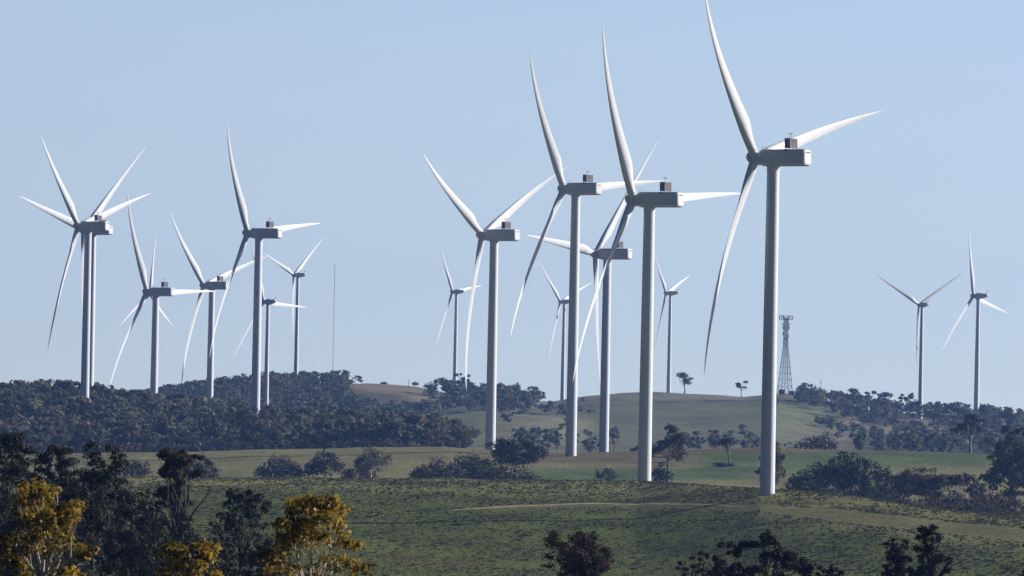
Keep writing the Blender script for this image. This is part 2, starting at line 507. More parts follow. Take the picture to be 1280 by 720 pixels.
def blade_mesh(R, root_r, cmax, defl, name, pitch):
    mb = MB(); n = 20
    ss = [1.6 / R, 3.4 / R, .055, .085, .12, .16, .20, .25, .31, .38, .46, .54, .62, .70, .78, .85, .91, .955, .985, 1.0]
    rings = []
    for s in ss:
        if s < .05: ch = root_r * 2
        elif s < .20:
            q = (s - .05) / .15; q = q * q * (3 - 2 * q)
            ch = root_r * 2 + (cmax - root_r * 2) * q
        else:
            q = (s - .20) / .80
            ch = cmax * (1 - q) ** .9 * .80 + cmax * .20 * (1 - q * .55)
            if s > .95: ch *= max(.3, 1 - ((s - .95) / .05) ** 2 * .7)
        q = min(1, max(0, (s - .04) / .17)); q = q * q * (3 - 2 * q)
        tc_ = (1 - q) * 1.0 + q * (.42 if s < .2 else max(.18, .42 - (s - .2) * .60))
        th = math.radians(pitch + q * max(-1.0, 25 * (1 - s) ** 2.4 - .5))
        d = R * (defl[0] * s + defl[1] * s ** 2.7)
        ring = []
        for k in range(n):
            a = 2 * math.pi * k / n
            # chord coordinate from leading edge (-) to trailing edge (+)
            xc = math.cos(a)
            circ = (.5 * xc, .5 * math.sin(a))
            u = (xc + 1) / 2
            th_ = .5 * (2.969 * math.sqrt(max(u, 0)) - 1.26 * u - 3.516 * u * u + 2.843 * u ** 3 - 1.015 * u ** 4) * 1.0
            foil = (u - .32, (th_ if math.sin(a) >= 0 else -th_) + .05 * math.sin(math.pi * u) / max(tc_, .2) * .5)
            yc = (circ[0] * (1 - q) + foil[0] * q) * ch
            xt = (circ[1] * (1 - q) + foil[1] * q) * ch * tc_
            # twist: leading edge (-Y) turned upwind (-X) towards the root
            Yp = yc * math.cos(th) - xt * math.sin(th)
            Xp = yc * math.sin(th) + xt * math.cos(th)
            ring.append((Xp + d, Yp, s * R))
        rings.append(ring)
    mb.loft(rings)
    return mb.mesh(name, M['blade'], 50)

def tower_mesh(r0, r1, name):
    mb = MB(); n = 40; rings = []
    zs = [0, .012, .0121, .25, .2502, .50, .5002, .75, .7502, .985, .9851, 1.0]
    for i, z in enumerate(zs):
        r = r0 + (r1 - r0) * z ** 1.15
        if z < .0121: r *= 1.02
        if z > .985: r *= 1.05
        rings.append([(r * math.cos(2 * math.pi * k / n), r * math.sin(2 * math.pi * k / n), z) for k in range(n)])
    mb.loft(rings)
    return mb.mesh(name, M['tower'], 40)

def rrect(x, yh, z0, z1_, ch):
    return [(x, -yh + ch, z0), (x, yh - ch, z0), (x, yh, z0 + ch), (x, yh, z1_ - ch), (x, yh - ch, z1_), (x, -yh + ch, z1_), (x, -yh, z1_ - ch), (x, -yh, z0 + ch)]

big = {}
blade_kinds = {}
def blade_for(kind, pitch, dt):
    key = (kind, pitch, dt)
    if key not in blade_kinds:
        bow = -.048 if dt > .03 else -.026
        blade_kinds[key] = blade_mesh(81.0, 1.65, 5.2, (bow, dt - bow), 'blade', pitch) if kind == 'big' else blade_mesh(56.0, 1.15, 3.8, (bow, dt - bow), 'blade', pitch)
    return blade_kinds[key]
big['tower'] = tower_mesh(2.7, 2.2, 'tower')
mb = MB(); loft_lathe(mb, [(-3.7, .02), (-3.6, .55), (-3.2, 1.25), (-2.4, 1.95), (-1.2, 2.4), (.4, 2.5), (2.0, 2.45), (3.2, 2.3), (3.3, 1.8)], 28)
big['spinner'] = mb.mesh('spinner', M['nacelle'], 40)
mb = MB()
mb.loft([rrect(x, yh, z0, z1_, ch) for x, yh, z0, z1_, ch in
         [(3.0, 2.2, -2.4, 2.5, .7), (3.5, 2.6, -2.75, 2.8, .75), (5.0, 2.75, -2.95, 2.9, .75), (12.8, 2.75, -2.95, 2.9, .75), (12.82, 2.71, -2.91, 2.87, .75),
          (12.9, 2.71, -2.91, 2.87, .75), (12.92, 2.75, -2.95, 2.9, .75), (20.9, 2.75, -2.95, 2.9, .75), (21.5, 2.5, -2.7, 2.65, .75), (21.75, 2.1, -2.3, 2.25, .7)]])
big['nacelle'] = mb.mesh('nacelle', M['nacelle'], 25)
mb = MB()    # dark seams and roof rail of the nacelle: service hatch frame, rear vent, lower skirt
mb.box((21.80, 0, 1.75), (.12, 3.0, .35), .03)
mb.box((13.9, -2.30, 2.66), (1.8, .5, .5), .1)
mb.box((12.3, 0, -3.0), (17.0, 3.4, .16), .03)
big['vent'] = mb.mesh('vent', M['dark'])
mb = MB()
for sy in (-2.5, 2.5):
    mb.box((14.6, sy, 5.1), (2.3, .45, 3.5), .12)
    mb.tube([(13.9, sy * .96, 2.85), (13.9, sy * .96, 3.4)], .16, 6)
    mb.tube([(15.3, sy * .96, 2.85), (15.3, sy * .96, 3.4)], .16, 6)
mb.box((14.6, 0, 6.72), (2.0, 4.5, .3), .08)
mb.box((14.6, 0, 3.48), (2.0, 4.5, .3), .08)
for sy in (-.85, .85): mb.box((15.35, sy, 5.1), (.8, .22, 2.9), .05)
big['cooler'] = mb.mesh('cooler', M['cooler'])
mb = MB()
for sy in (-1.56, 0, 1.56):
    for k in range(7):
        mb.box((15.35, sy, 3.85 + k * .42), (.7, 1.1, .2), .03)
    for q in (-.36, .36): mb.box((15.35, sy + q, 5.1), (.5, .14, 2.85), .02)
big['core'] = mb.mesh('radiator_core', M['core'])
mb = MB()
for sx, sy in ((14.2, -.6), (14.2, .7)):
    mb.tube([(sx, sy, 6.8), (sx, sy, 8.7)], .07, 5)
    mb.tube([(sx - .35, sy, 8.5), (sx + .35, sy, 8.5)], .07, 5)
    mb.box((sx + .3, sy, 8.6), (.3, .05, .3))
big['sensor'] = mb.mesh('wind_sensor', M['dark'])
mb = MB()
pts = [(3.8, -1.6, 2.75), (3.8, -1.6, 3.9)], [(3.8, 1.6, 2.75), (3.8, 1.6, 3.9)], [(3.8, -1.6, 3.9), (3.8, 1.6, 3.9)]
for a in pts: mb.tube(a, .07, 5)
big['rail'] = mb.mesh('roof_rail', M['dark'])

small = {}
small['tower'] = tower_mesh(2.1, 1.35, 'tower')
mb = MB(); loft_lathe(mb, [(-2.6, .02), (-2.5, .5), (-2.0, 1.1), (-1.0, 1.6), (.3, 1.7), (1.6, 1.6), (2.0, 1.2)], 22)
small['spinner'] = mb.mesh('spinner', M['nacelle'], 40)
mb = MB()
mb.loft([rrect(x, yh, z0, z1_, .5) for x, yh, z0, z1_ in
         [(1.7, 1.4, -1.7, 1.4), (2.1, 1.7, -2.0, 1.7), (3.4, 1.8, -2.15, 1.85), (4.2, 1.8, -2.15, 2.2), (6.6, 1.8, -2.1, 2.2), (7.2, 1.8, -1.9, 1.9), (10.5, 1.75, -1.1, 1.8), (12.3, 1.6, -.5, 1.7), (12.6, 1.3, -.2, 1.4)]])
small['nacelle'] = mb.mesh('nacelle', M['nacelle'], 25)
mb = MB()
mb.tube([(11.4, -.7, 1.7), (12.2, -.7, 3.6)], .09, 5); mb.tube([(11.4, .7, 1.7), (12.2, .7, 3.6)], .09, 5); mb.tube([(12.0, -.9, 3.2), (12.0, .9, 3.2)], .08, 5)
mb.box((12.25, -.7, 3.75), (.4, .1, .4)); mb.box((12.25, .7, 3.75), (.4, .1, .4))
small['sensor'] = mb.mesh('wind_sensor', M['dark'])
mb = MB(); mb.box((12.64, 0, .6), (.1, 1.6, .5), .03)
small['vent'] = mb.mesh('vent', M['dark'])


def turbine(kind, hub_px, Y, yaw, az, label, sc, pitch, dt, tilt):
    """hub_px: hub in un-rolled photo pixels"""
    P, over = (big, 7.4) if kind == 'big' else (small, 4.4)
    over *= sc
    hx, hzv = (hub_px[0] - 640) / F * Y, (HOR - hub_px[1]) / F * Y
    rz = -math.radians(yaw) - math.atan2(hx, Y)
    c, s = math.cos(rz), math.sin(rz)
    bx, by = hx + over * c, Y + over * s
    gz = z1(bx, by) - .3
    top = hzv - (2.95 if kind == 'big' else 2.1) * sc
    H = top - gz
    root = thing('wind_turbine', label, 'wind turbine', (bx, by, gz), rz, 'wind turbines across the hills')
    tw = link('tower', P['tower'], root); tw.scale = (1, 1, H / sc)
    hubz = (hzv - gz) / sc
    over /= sc; root.scale = (sc, sc, sc)
    na = link('nacelle', P['nacelle'], root); na.location = (-over, 0, hubz)
    v = link('vent', P['vent'], na)
    link('wind_sensor', P['sensor'], na)
    if kind == 'big':
        co = link('cooler', P['cooler'], na)
        link('radiator_core', P['core'], na)
        link('roof_rail', P['rail'], na)
    tm = Matrix.Translation((-over, 0, hubz)) @ Matrix.Rotation(math.radians(tilt), 4, 'Y')
    sp = link('spinner', P['spinner'], root); sp.matrix_local = tm
    for k in range(3):
        b = link('blade', blade_for(kind, pitch, dt), root)
        b.matrix_local = tm @ Matrix.Rotation(-math.radians(az + 120 * k), 4, 'X')
    print('turbine Y%.0f hub height %.0f' % (Y, hubz))
    return root

# hub place (un-rolled photo pixels), distance, yaw, rotor angle, blade pitch, tip deflection, shaft tilt
turbine('big', (941.4, 191.2), 2452, 30.8, -45.2, ', (951.6, 193.3), 283.5, 30.8, -43.5, ', 1.0, 5, 0.051, 8.3)
turbine('big', (789.6, 246.5), 2713, 30.2, -34.2, ', (797.0, 247.6), 258.1, 29.7, -32.5, ', 1.0, 14, 0.041, 6.8)
turbine('big', (702.6, 234.8), 3372, 37.4, -35.5, ', (710.8, 236.1), 206.7, 35.5, -34.0, ', 1.0, 12, 0.057, 7.8)
turbine('big', (743.8, 315.2), 3777, 29.0, -84.4, ', (742.8, 315.0), 179.3, 30.3, -83.2, ', 1.0, 5, 0.000, 10.8)
turbine('big', (601.7, 294.5), 3556, 33.5, -60.4, ', (608.0, 295.6), 193.5, 34.1, -58.8, ', 1.0, 4, 0.045, 8.6)
turbine('big', (308.5, 297.7), 4027, 29.3, -36.4, ', (314.3, 298.6), 172.9, 30.0, -35.0, ', 1.0, 15, 0.043, 7.2)
turbine('big', (96.3, 292.9), 4302, 32.7, -47.3, ', (98.2, 293.1), 161.0, 32.9, -45.8, ', 1.0, 5, 0.019, 8.0)
turbine('big', (103.0, 297.9), 4480, 34.6, -76.0, ', (102.9, 298.0), 152.2, 34.5, -74.5, ', 1.0, 5, 0.005, 9.6)
turbine('big', (183.9, 373.3), 4736, 34.3, -32.0, ', (188.5, 373.9), 147.0, 34.1, -31.3, ', 1.0, 15, 0.043, 6.5)
turbine('small', (187.6, 376.5), 6051, 28.6, -0.7, ', (188.1, 376.6), 79.1, 30.0, 0.0, ', 1.0, 6, 0.008, 5.6)
turbine('big', (254.7, 364.0), 5099, 35.0, -48.2, ', (259.0, 364.6), 135.7, 35.2, -47.0, ', 1.0, 5, 0.043, 7.7)
turbine('small', (330.1, 383.1), 5510, 39.1, -26.7, ', (329.5, 383.4), 87.0, 36.0, -26.0, ', 1.0, 10, -0.004, 6.5)
turbine('small', (367.1, 349.0), 6253, 33.8, -70.8, ', (367.1, 349.2), 76.1, 34.4, -69.8, ', 1.0, 6, 0.002, 7.0)
turbine('small', (565.7, 366.0), 6497, 29.1, -37.5, ', (565.8, 366.0), 74.0, 29.0, -36.5, ', 1.0, 12, 0.003, 4.9)
turbine('small', (700.8, 375.9), 6472, 32.3, -50.8, ', (700.5, 375.9), 74.0, 32.4, -49.8, ', 1.0, 6, -0.001, 6.1)
turbine('small', (832.9, 362.7), 6515, 22.5, -48.9, ', (832.8, 362.8), 73.4, 27.0, -47.8, ', 1.0, 14, 0.001, 7.0)
turbine('small', (1149.3, 371.3), 6139, 52.7, -62.9, ', (1148.5, 371.4), 77.9, 53.4, -62.0, ', 1.0, 5, -0.008, 5.3)
turbine('small', (1216.8, 358.8), 6178, 30.1, -17.9, ', (1216.3, 358.8), 93.3, 30.2, -17.0, ', 1.2, 6, -0.002, 5.4)

# ------------------------------------------------------------------ trees
def leaves(rg, centres, radii, squash, n, size, up=.35, tint0=None, grain=.20):
    """n leaf-clump quads spread through the given blobs -> verts, tint"""
    w = radii ** 2; w = w / w.sum()
    b = rg.choice(len(radii), n, p=w)
    d = rg.normal(size=(n, 3)); d /= np.linalg.norm(d, axis=1)[:, None]
    d[:, 2] = np.where((d[:, 2] < -.2) & (rg.random(n) < .6), -d[:, 2], d[:, 2])
    rr = radii[b] * (.25 + .75 * rg.random(n) ** .45) * (1 + .18 * rg.normal(size=n))
    pos = centres[b] + d * rr[:, None] * np.array([1, 1, squash])
    nrm = d * .9 + rg.normal(size=(n, 3)) * .5; nrm[:, 2] += up
    nrm /= np.linalg.norm(nrm, axis=1)[:, None]
    r = rg.normal(size=(n, 3))
    a = np.cross(nrm, r); a /= np.linalg.norm(a, axis=1)[:, None]
    c = np.cross(nrm, a)
    s = size * np.exp(rg.normal(size=n) * .35)
    el = .45 + .45 * rg.random(n)
    A = a * s[:, None]; Cc = c * (s * el)[:, None]
    q = rg.normal(size=(n, 1)) * .25
    v = np.stack([pos - A, pos - Cc * .9 + A * q, pos + A, pos + Cc * .9 - A * q], 1)
    blob_t = rg.normal(size=len(radii)) * .18
    tint = np.clip((tint0 if tint0 is not None else .45) + blob_t[b] + rg.normal(size=n) * grain, 0, 1)
    return v.reshape(-1, 3), tint

def blobs_for(rg, style, w, h, px=24.0):
    """crown clumps of a tree w wide, h tall, standing at the origin; more and smaller clumps the larger it shows"""
    m = float(np.clip((px / 26.0) ** 1.15, 1.0, 5.0))
    rk = m ** -.36
    def cnt(a, b): return int(rg.integers(a, b) * m)
    def disc():
        th = rg.random() * 2 * math.pi; q = math.sqrt(rg.random())
        return q * math.cos(th), q * math.sin(th), q
    cs, rs = [], []
    lop = rg.normal(size=2) * .10 * w
    if style == 'dome':
        for k in range(cnt(28, 36)):
            x, y, q = disc()
            top = h * .84 * math.sqrt(max(0, 1 - (q * .92) ** 2)) * rg.uniform(.85, 1.05)
            z = top * (.08 + .92 * rg.random() ** .75)
            r = w * rg.uniform(.12, .20) * rk
            cs.append((x * w * .42, y * w * .42, max(z, r * .5))); rs.append(r)
        sq = .8
    elif style == 'round':
        ax = rg.normal(size=(4, 3)); ax /= np.linalg.norm(ax, axis=1)[:, None]
        for k in range(cnt(14, 20)):
            d = rg.normal(size=3); d /= np.linalg.norm(d); q = rg.random() ** .42
            q *= 1 - .32 * max(0, float((ax @ d).max()) - .6) / .4        # a few bays in the outline
            r = w * rg.uniform(.10, .20) * rk
            cs.append((d[0] * q * w * .40, d[1] * q * w * .40, h * .58 + d[2] * q * h * .36)); rs.append(r)
        sq = .72
    elif style == 'gum':
        subs = [(*disc(), rg.random()) for _ in range(int(rg.integers(5, 8)))]
        for k in range(cnt(15, 20)):
            sx, sy, q0, f = subs[k % len(subs)]
            x, y, _ = disc()
            x, y = sx * .68 + x * .44, sy * .68 + y * .44
            q = math.hypot(x, y)
            r = w * rg.uniform(.10, .19) * rk
            z = h * (.93 - .26 * q * q - f * .34 - rg.random() * .10)
            cs.append((x * w * .46, y * w * .46, z)); rs.append(r)
        sq = .62
    elif style == 'ragged':
        subs = [(*disc(), rg.random()) for _ in range(int(rg.integers(9, 13)))]
        for k in range(cnt(15, 20)):
            sx, sy, q0, f = subs[k % len(subs)]
            x, y, _ = disc()
            x, y = sx * .72 + x * .32, sy * .72 + y * .32
            q = math.hypot(x, y)
            r = w * rg.uniform(.06, .12) * rk
            z = h * (.97 - .20 * q * q - f * .42 - rg.random() * .12)
            cs.append((x * w * .48, y * w * .48, z)); rs.append(r)
        sq = .7
    elif style == 'flat':
        subs = [(*disc(), rg.random()) for _ in range(int(rg.integers(7, 10)))]
        for k in range(cnt(16, 22)):
            sx, sy, q0, f = subs[k % len(subs)]
            x, y, _ = disc()
            x, y = sx * .66 + x * .40, sy * .66 + y * .40
            q = math.hypot(x, y)
            r = w * rg.uniform(.08, .16) * rk
            z = h * (.95 - .16 * q * q - f * .38 - rg.random() * .10)
            cs.append((x * w * .47, y * w * .47, z)); rs.append(r)
        sq = .66
    elif style == 'tall':
        for k in range(cnt(20, 28)):
            x, y, q = disc(); f = rg.random() ** .8
            z = h * (.10 + .84 * f)
            env = max(.25, math.sin(math.pi * (.10 + .82 * f) ** .75)) * (1 + .22 * math.sin(f * 19 + lop[0]))
            r = w * rg.uniform(.09, .18) * rk
            cs.append((x * w * .44 * env + lop[0] * f, y * w * .44 * env, z)); rs.append(r)
        sq = .75
    elif style == 'bushy':
        for k in range(cnt(24, 30)):
            x, y, q = disc(); f = rg.random() ** .7
            z = h * (.25 + .70 * f)
            env = min(1.0, 1.30 - .75 * f ** 1.6) * (1 + .16 * math.sin(f * 16 + 2 * lop[0]))
            r = w * rg.uniform(.09, .17) * rk
            cs.append((x * w * .44 * env + lop[0] * f * .5, y * w * .44 * env, z)); rs.append(r)
        sq = .85
    else:  # sparse
        for k in range(cnt(8, 12)):
            x, y, q = disc()
            r = w * rg.uniform(.07, .14) * rk
            cs.append((x * w * .42, y * w * .42, h * (.96 - rg.random() * .42))); rs.append(r)
        sq = .55
    cs, rs = np.array(cs), np.array(rs)
    cs[:, 2] += h - (cs[:, 2] + rs * sq).max()
    cs[:, 2] = np.maximum(cs[:, 2], rs * sq * .6)
    return cs, rs, sq

def limbs(rg, cs, h, r0, lean=0.0, fork=.34, n=6, droop=0.0):
    mb = MB()
    top = Vector((lean * h * fork, 0, h * fork))
    k1 = Vector((lean * h * fork * .4 + rg.normal() * r0 * .6, rg.normal() * r0 * .6, h * fork * .5))
    c = Vector(cs.mean(0)); c2 = top.lerp(c, .55)
    mb.tube([(0, 0, -.5), (0, 0, .15 * r0), k1, top, c2, c], [r0 * 1.25, r0 * 1.08, r0 * .85, r0 * .68, r0 * .42, r0 * .12], n + 1)
    order = rg.permutation(len(cs))[:26]
    for q in cs[order]:
        q = Vector(q)
        s = rg.random()
        a = top.lerp(c2, s * .9) if q.z > top.z else k1.lerp(top, s)
        mid = a.lerp(q, .5) + Vector((rg.normal(), rg.normal(), rg.normal() * .5 - .3)) * (q - a).length * .10
        rr = r0 * (.42 - .16 * s)
        mb.tube([a, mid, q], [rr, rr * .6, rr * .15], n)
        for _ in range(2):
            e = q + Vector(rg.normal(size=3)) * min((q - a).length * .16, h * .035)
            mb.tube([mid.lerp(q, .5), e], [rr * .3, rr * .06], max(3, n - 2), False)
    return mb

tree_count = 0
def tree(x, ytop, wpx, Y, style, label, mat='leaf_dark', name='gum_tree', cat='tree', group=None, lean=0.0, dens=1.0, leafpx=2.6, bark='bark', trunk_k=1.0, hmax=None, tint=None, ybase=None, sticks=0):
    global tree_count
    tree_count += 1
    rg = np.random.default_rng(1000 + tree_count * 17)
    if ybase is not None:
        Y = ground_at(x, ybase, Y - 160, Y + 160)
    X, _, Zt = place(x, ytop, Y)
    gz = z1(X, Y)
    h = Zt - gz
    if hmax and h > hmax: h = hmax
    w = wpx / F * Y
    if h < 1.0 or h > 27: print('TREE HEIGHT', label, round(h, 1), 'Y', Y)
    h = max(h, 1.0)
    cs, rs, sq = blobs_for(rg, style, w, h, wpx)
    cs[:, 0] += lean * cs[:, 2]
    hpx = h / Y * F
    area = wpx * hpx * (.75 if style == 'dome' else .6)
    n = int(min(14000, max(140, dens * 2.6 * area / (leafpx ** 2) * 2.0)))
    v, tn = leaves(rg, cs, rs, sq, n, leafpx * .62 / F * Y, tint0=tint)
    root = thing(name, label, cat, (X, Y, gz), 0, group)
    link('crown', np_mesh('crown', v, np.arange(n * 4).reshape(-1, 4), M[mat], tn), root)
    r0 = max(.10, h * .022) * trunk_k
    tm_ = limbs(rg, cs, h, r0, lean, .12 if style == 'dome' else (.25 if style == 'tall' else .36), 5 if wpx < 60 else 6)
    for k in range(sticks):
        a = rg.uniform(0, 2 * math.pi); o0 = rg.uniform(.45, .65); L_ = rg.uniform(.40, .62) * w
        dx, dy = math.copysign(max(abs(math.cos(a)), .5), math.cos(a)), math.sin(a) * .6
        p_ = [(0, 0, h * .42), (dx * L_ * .45, dy * L_ * .45, h * (o0 + rg.uniform(-.06, .02))), (dx * L_ * .8, dy * L_ * .8, h * (o0 + rg.uniform(.03, .10))), (dx * L_, dy * L_, h * (o0 + rg.uniform(.12, .26)))]
        tm_.tube(p_, [r0 * .45, r0 * .30, r0 * .17, r0 * .05], 5)
    tm_.build('trunk', M[bark], root, 60)
    return root

# --- far ridge trees on the skyline
RG = 'trees standing along the far ridge'
def ridge_tree(x, yt, w, style, label, Y=6330, mat='leaf_olive', **k):
    return tree(x, yt, w, Y, style, label, mat, group=None, leafpx=1.7, **k)
ridge_tree(856, 465, 28, 'flat', 'lone flat-topped tree on the bare hilltop right of the small turbine', 6300, trunk_k=1.5)
ridge_tree(927, 476, 20, 'sparse', 'thin straggly lone tree on the bare hilltop left of the tallest tower', 6330, trunk_k=1.3, dens=.8)
ridge_tree(680, 490, 8, 'round', 'tiny palm-shaped tree alone at the edge of the wooded knoll', 6350, trunk_k=1.2)
ridge_tree(578, 467, 22, 'sparse', 'open feathery tree poking above the wood beside the small turbine of the knoll', 6250, trunk_k=1.4)
ridge_tree(522, 477, 14, 'gum', 'small tree at the right end of the bare patch on the left ridge', 6350)
ridge_tree(480, 477, 9, 'dome', 'single round bush on the bare patch of the left ridge', 6390, name='bush', cat='bush')
ridge_tree(429, 476, 14, 'dome', 'low dark bush on the ridge just right of the thin mast', 6380, name='bush', cat='bush')
ridge_tree(345, 466, 20, 'gum', 'spreading tree on the skyline between the two left ridge towers', 6340)
ridge_tree(379, 467, 12, 'tall', 'narrow tree touching the right side of a far tower on the left ridge', 6300)
ridge_tree(363, 470, 12, 'tall', 'narrow tree touching the left side of a far tower on the left ridge', 6300)
ridge_tree(558, 484, 14, 'round', 'round tree in the knoll wood left of the small turbine tower', 6300)
ridge_tree(640, 478, 30, 'round', 'broad rounded tree on top of the wooded knoll right of the Y-bladed tower', 6300)
ridge_tree(662, 488, 20, 'round', 'sloping-crowned tree at the right end of the wooded knoll', 6310)
ridge_tree(622, 478, 24, 'round', 'rounded tree on the knoll just right of the Y-bladed tower', 6320)
ridge_tree(590, 480, 24, 'gum', 'tree on the knoll between the far small tower and the Y-bladed one', 6280)
SG = 'scrub trees scattered on the bare hillside'
for i, (x, yt, w, Y) in enumerate([(690, 501, 16, 5980), (704, 506, 18, 5960), (719, 508, 16, 5940), (737, 512, 15, 5900), (652, 512, 14, 5900), (668, 516, 15, 5850), (646, 520, 16, 5700), (715, 524, 16, 5650), (768, 533, 16, 5400), (802, 538, 14, 5350)]):
    tree(x, yt, w, Y, 'round', 'small round tree scattered on the slope of the bare hill', 'leaf_olive', group=SG, leafpx=1.7, hmax=13)
ridge_tree(1013, 480, 44, 'dome', 'big dense rounded tree on the ridge right of the lattice tower', 6130, dens=1.5)
ridge_tree(1067, 485, 32, 'gum', 'broad open-crowned tree on the right ridge skyline, beside the big rounded one', 6200)
ridge_tree(1092, 489, 22, 'sparse', 'thin see-through tree on the right ridge, left one of the middle pair', 6200)
ridge_tree(1108, 490, 26, 'gum', 'open-crowned tree on the right ridge, right one of the middle pair', 6200)
ridge_tree(1133, 491, 26, 'sparse', 'feathery tree on the right ridge just left of the V-bladed turbine', 6150)
ridge_tree(1146, 499, 18, 'gum', 'low tree at the foot of the V-bladed turbine', 6100)
ridge_tree(1197, 502, 38, 'gum', 'wide-spreading tree on the right ridge between the two right turbines', 5900)
ridge_tree(1233, 505, 34, 'gum', 'broad tree on the right ridge at the foot of the rightmost turbine', 6050)
ridge_tree(1264, 508, 34, 'round', 'rounded tree on the right ridge at the picture edge', 5700)

# --- trees in the valley between the paddock and the far hills
VG = 'trees in the hazy valley belt behind the paddock'
belt = [(560, 530, 22), (655, 533, 22), (668, 541, 20), (686, 533, 20), (697, 540, 18), (736, 540, 24), (755, 545, 18), (768, 538, 18), (795, 556, 16),
        (862, 540, 22), (875, 530, 24), (893, 537, 26), (912, 538, 24), (931, 535, 24), (945, 545, 22)]
for i, (x, yt, w) in enumerate(belt):
    tree(x, yt, w, 4560 + (i * 137) % 340, 'round' if i % 2 else 'gum', 'hazy grey tree in the belt between the paddock and the bare hill', 'leaf_olive', group=VG, leafpx=1.7, hmax=22)
belt2 = [(1075, 541, 26), (1098, 545, 24), (1122, 541, 24), (1140, 536, 26), (1165, 532, 28), (1182, 541, 24), (1238, 540, 26), (1262, 545, 22), (965, 548, 20), (985, 552, 22)]
for i, (x, yt, w) in enumerate(belt2):
    tree(x, yt, w, 4300 + (i * 151) % 400, 'round', 'dark hazy tree in the belt below the right ridge, behind the paddock', 'leaf_olive', group='trees in the belt below the right ridge', leafpx=1.8, hmax=22)

# --- bushes and trees of the paddock
def bush(x, yt, w, Y, label, mat='leaf_dark', style='dome', **k):
    return tree(x, yt, w, Y, style, label, mat, name='bush', cat='bush', leafpx=k.pop('leafpx', 2.0), **k)
bush(350, 567, 68, 3080, 'smooth grey-brown dome bush, left of the three in a row on the paddock', 'twig_bush', dens=1.3)
bush(406, 562, 54, 3080, 'dark round-topped bush, middle of the three in a row on the paddock', 'leaf_dark', dens=1.2)
tree(464, 556, 68, 3060, 'round', 'pale-limbed rounded tree, right of the three in a row on the paddock', 'leaf_olive', leafpx=2.0, bark='palebark', trunk_k=1.3)
bush(452, 580, 56, 3070, 'low scrub around the foot of the pale-limbed tree', 'twig_bush')
bush(172, 572, 40, 3000, 'small grey bush on the paddock behind the dark left trees', 'twig_bush')
bush(254, 565, 44, 3000, 'dark bush on the paddock right of the reddish tree', 'leaf_dark')
bush(548, 570, 82, 3040, 'grey-brown dome bush at the left of the big bush clump', 'twig_bush', dens=1.3)
bush(595, 564, 90, 3100, 'middle dark bush of the big clump in front of the Y-bladed tower', 'leaf_dark', dens=1.2)
tree(645, 544, 88, 3080, 'round', 'tall dark round tree at the right of the big clump by the Y-bladed tower', 'leaf_dark', leafpx=2.0, dens=1.3)
bush(630, 578, 110, 3030, 'low dark scrub at the foot of the big clump', 'leaf_dark')
bush(672, 556, 34, 3330, 'brownish shrub at the paddock edge right of the big clump', 'leaf_brown')
bush(758, 584, 34, 3060, 'low sparse shrub on the paddock left of the second tallest tower', 'twig_bush', dens=.7)
tree(836, 530, 60, 3080, 'gum', 'spreading open tree just right of the second tallest tower', 'leaf_brown', leafpx=2.0, trunk_k=1.2, dens=1.2, tint=.25)
bush(827, 577, 30, 2980, 'dark bush at the foot of the second tallest tower', 'leaf_dark')
tree(914, 547, 24, 3180, 'gum', 'small leaning tree with a bare trunk alone on the green paddock', 'leaf_brown', leafpx=1.9, trunk_k=1.8, lean=-.18, ybase=582)
bush(1021, 543, 62, 3480, 'long low dome bush on the paddock skyline right of the tallest tower', 'twig_bush', dens=1.2, hmax=12)
bush(966, 553, 40, 2900, 'dark shrub behind the foot of the tallest tower', 'leaf_brown')
tree(1003, 588, 52, 2600, 'dome', 'low dark tree at the left end of the clump right of the tallest tower', 'leaf_dark', leafpx=2.2, dens=1.2)
tree(1030, 573, 84, 2680, 'dome', 'broad dark tree in the left half of the clump right of the tallest tower', 'leaf_dark', leafpx=2.2, dens=1.3)
tree(1066, 563, 90, 2660, 'round', 'tallest dark tree in the clump right of the tallest tower', 'leaf_dark', leafpx=2.2, dens=1.3)
tree(1100, 583, 76, 2640, 'dome', 'dark tree in the middle of the clump right of the tallest tower', 'leaf_dark', leafpx=2.2, dens=1.2)
tree(1135, 585, 72, 2620, 'round', 'brownish tree right of the middle of the clump', 'leaf_brown', leafpx=2.2, tint=.25)
tree(1164, 584, 80, 2600, 'round', 'pale-limbed open tree in the right half of the clump', 'leaf_brown', leafpx=2.2, bark='palebark', trunk_k=1.4, dens=1.3, tint=.25)
tree(1194, 590, 62, 2600, 'gum', 'thin twiggy tree at the right end of the clump', 'twig_bush', leafpx=2.2, bark='palebark', tint=.2)
bush(1085, 604, 110, 2540, 'dark scrub under the tree clump right of the tallest tower', 'leaf_dark')
bush(1160, 616, 110, 2490, 'dark scrub at the lower right of the tree clump on the crest', 'leaf_brown', tint=.2)
tree(1214, 517, 50, 3460, 'flat', 'tall single-trunked tree on the paddock skyline below the rightmost turbine', 'leaf_dark', leafpx=2.0, trunk_k=1.6, hmax=22)
tree(1266, 550, 100, 2680, 'round', 'large dark spreading tree at the right picture edge', 'leaf_dark', leafpx=2.3, trunk_k=1.3, dens=1.7)
tree(1272, 532, 60, 2760, 'round', 'taller dark tree behind the large one at the right picture edge', 'leaf_dark', leafpx=2.4)
bush(1240, 615, 46, 2520, 'brown bush at the foot of the large right-edge tree', 'leaf_brown')
bush(1262, 620, 56, 2480, 'reddish brown scrub on the right edge of the front hill', 'leaf_brown')
bush(1196, 610, 80, 2500, 'dark scrub right of the tree clump, behind the crest of the front hill', 'leaf_dark')
bush(1228, 624, 60, 2440, 'low brown scrub on the crest below the tan bank', 'twig_bush')
bush(1222, 598, 34, 2740, 'low dark shrub above the tan bank on the right', 'leaf_dark')

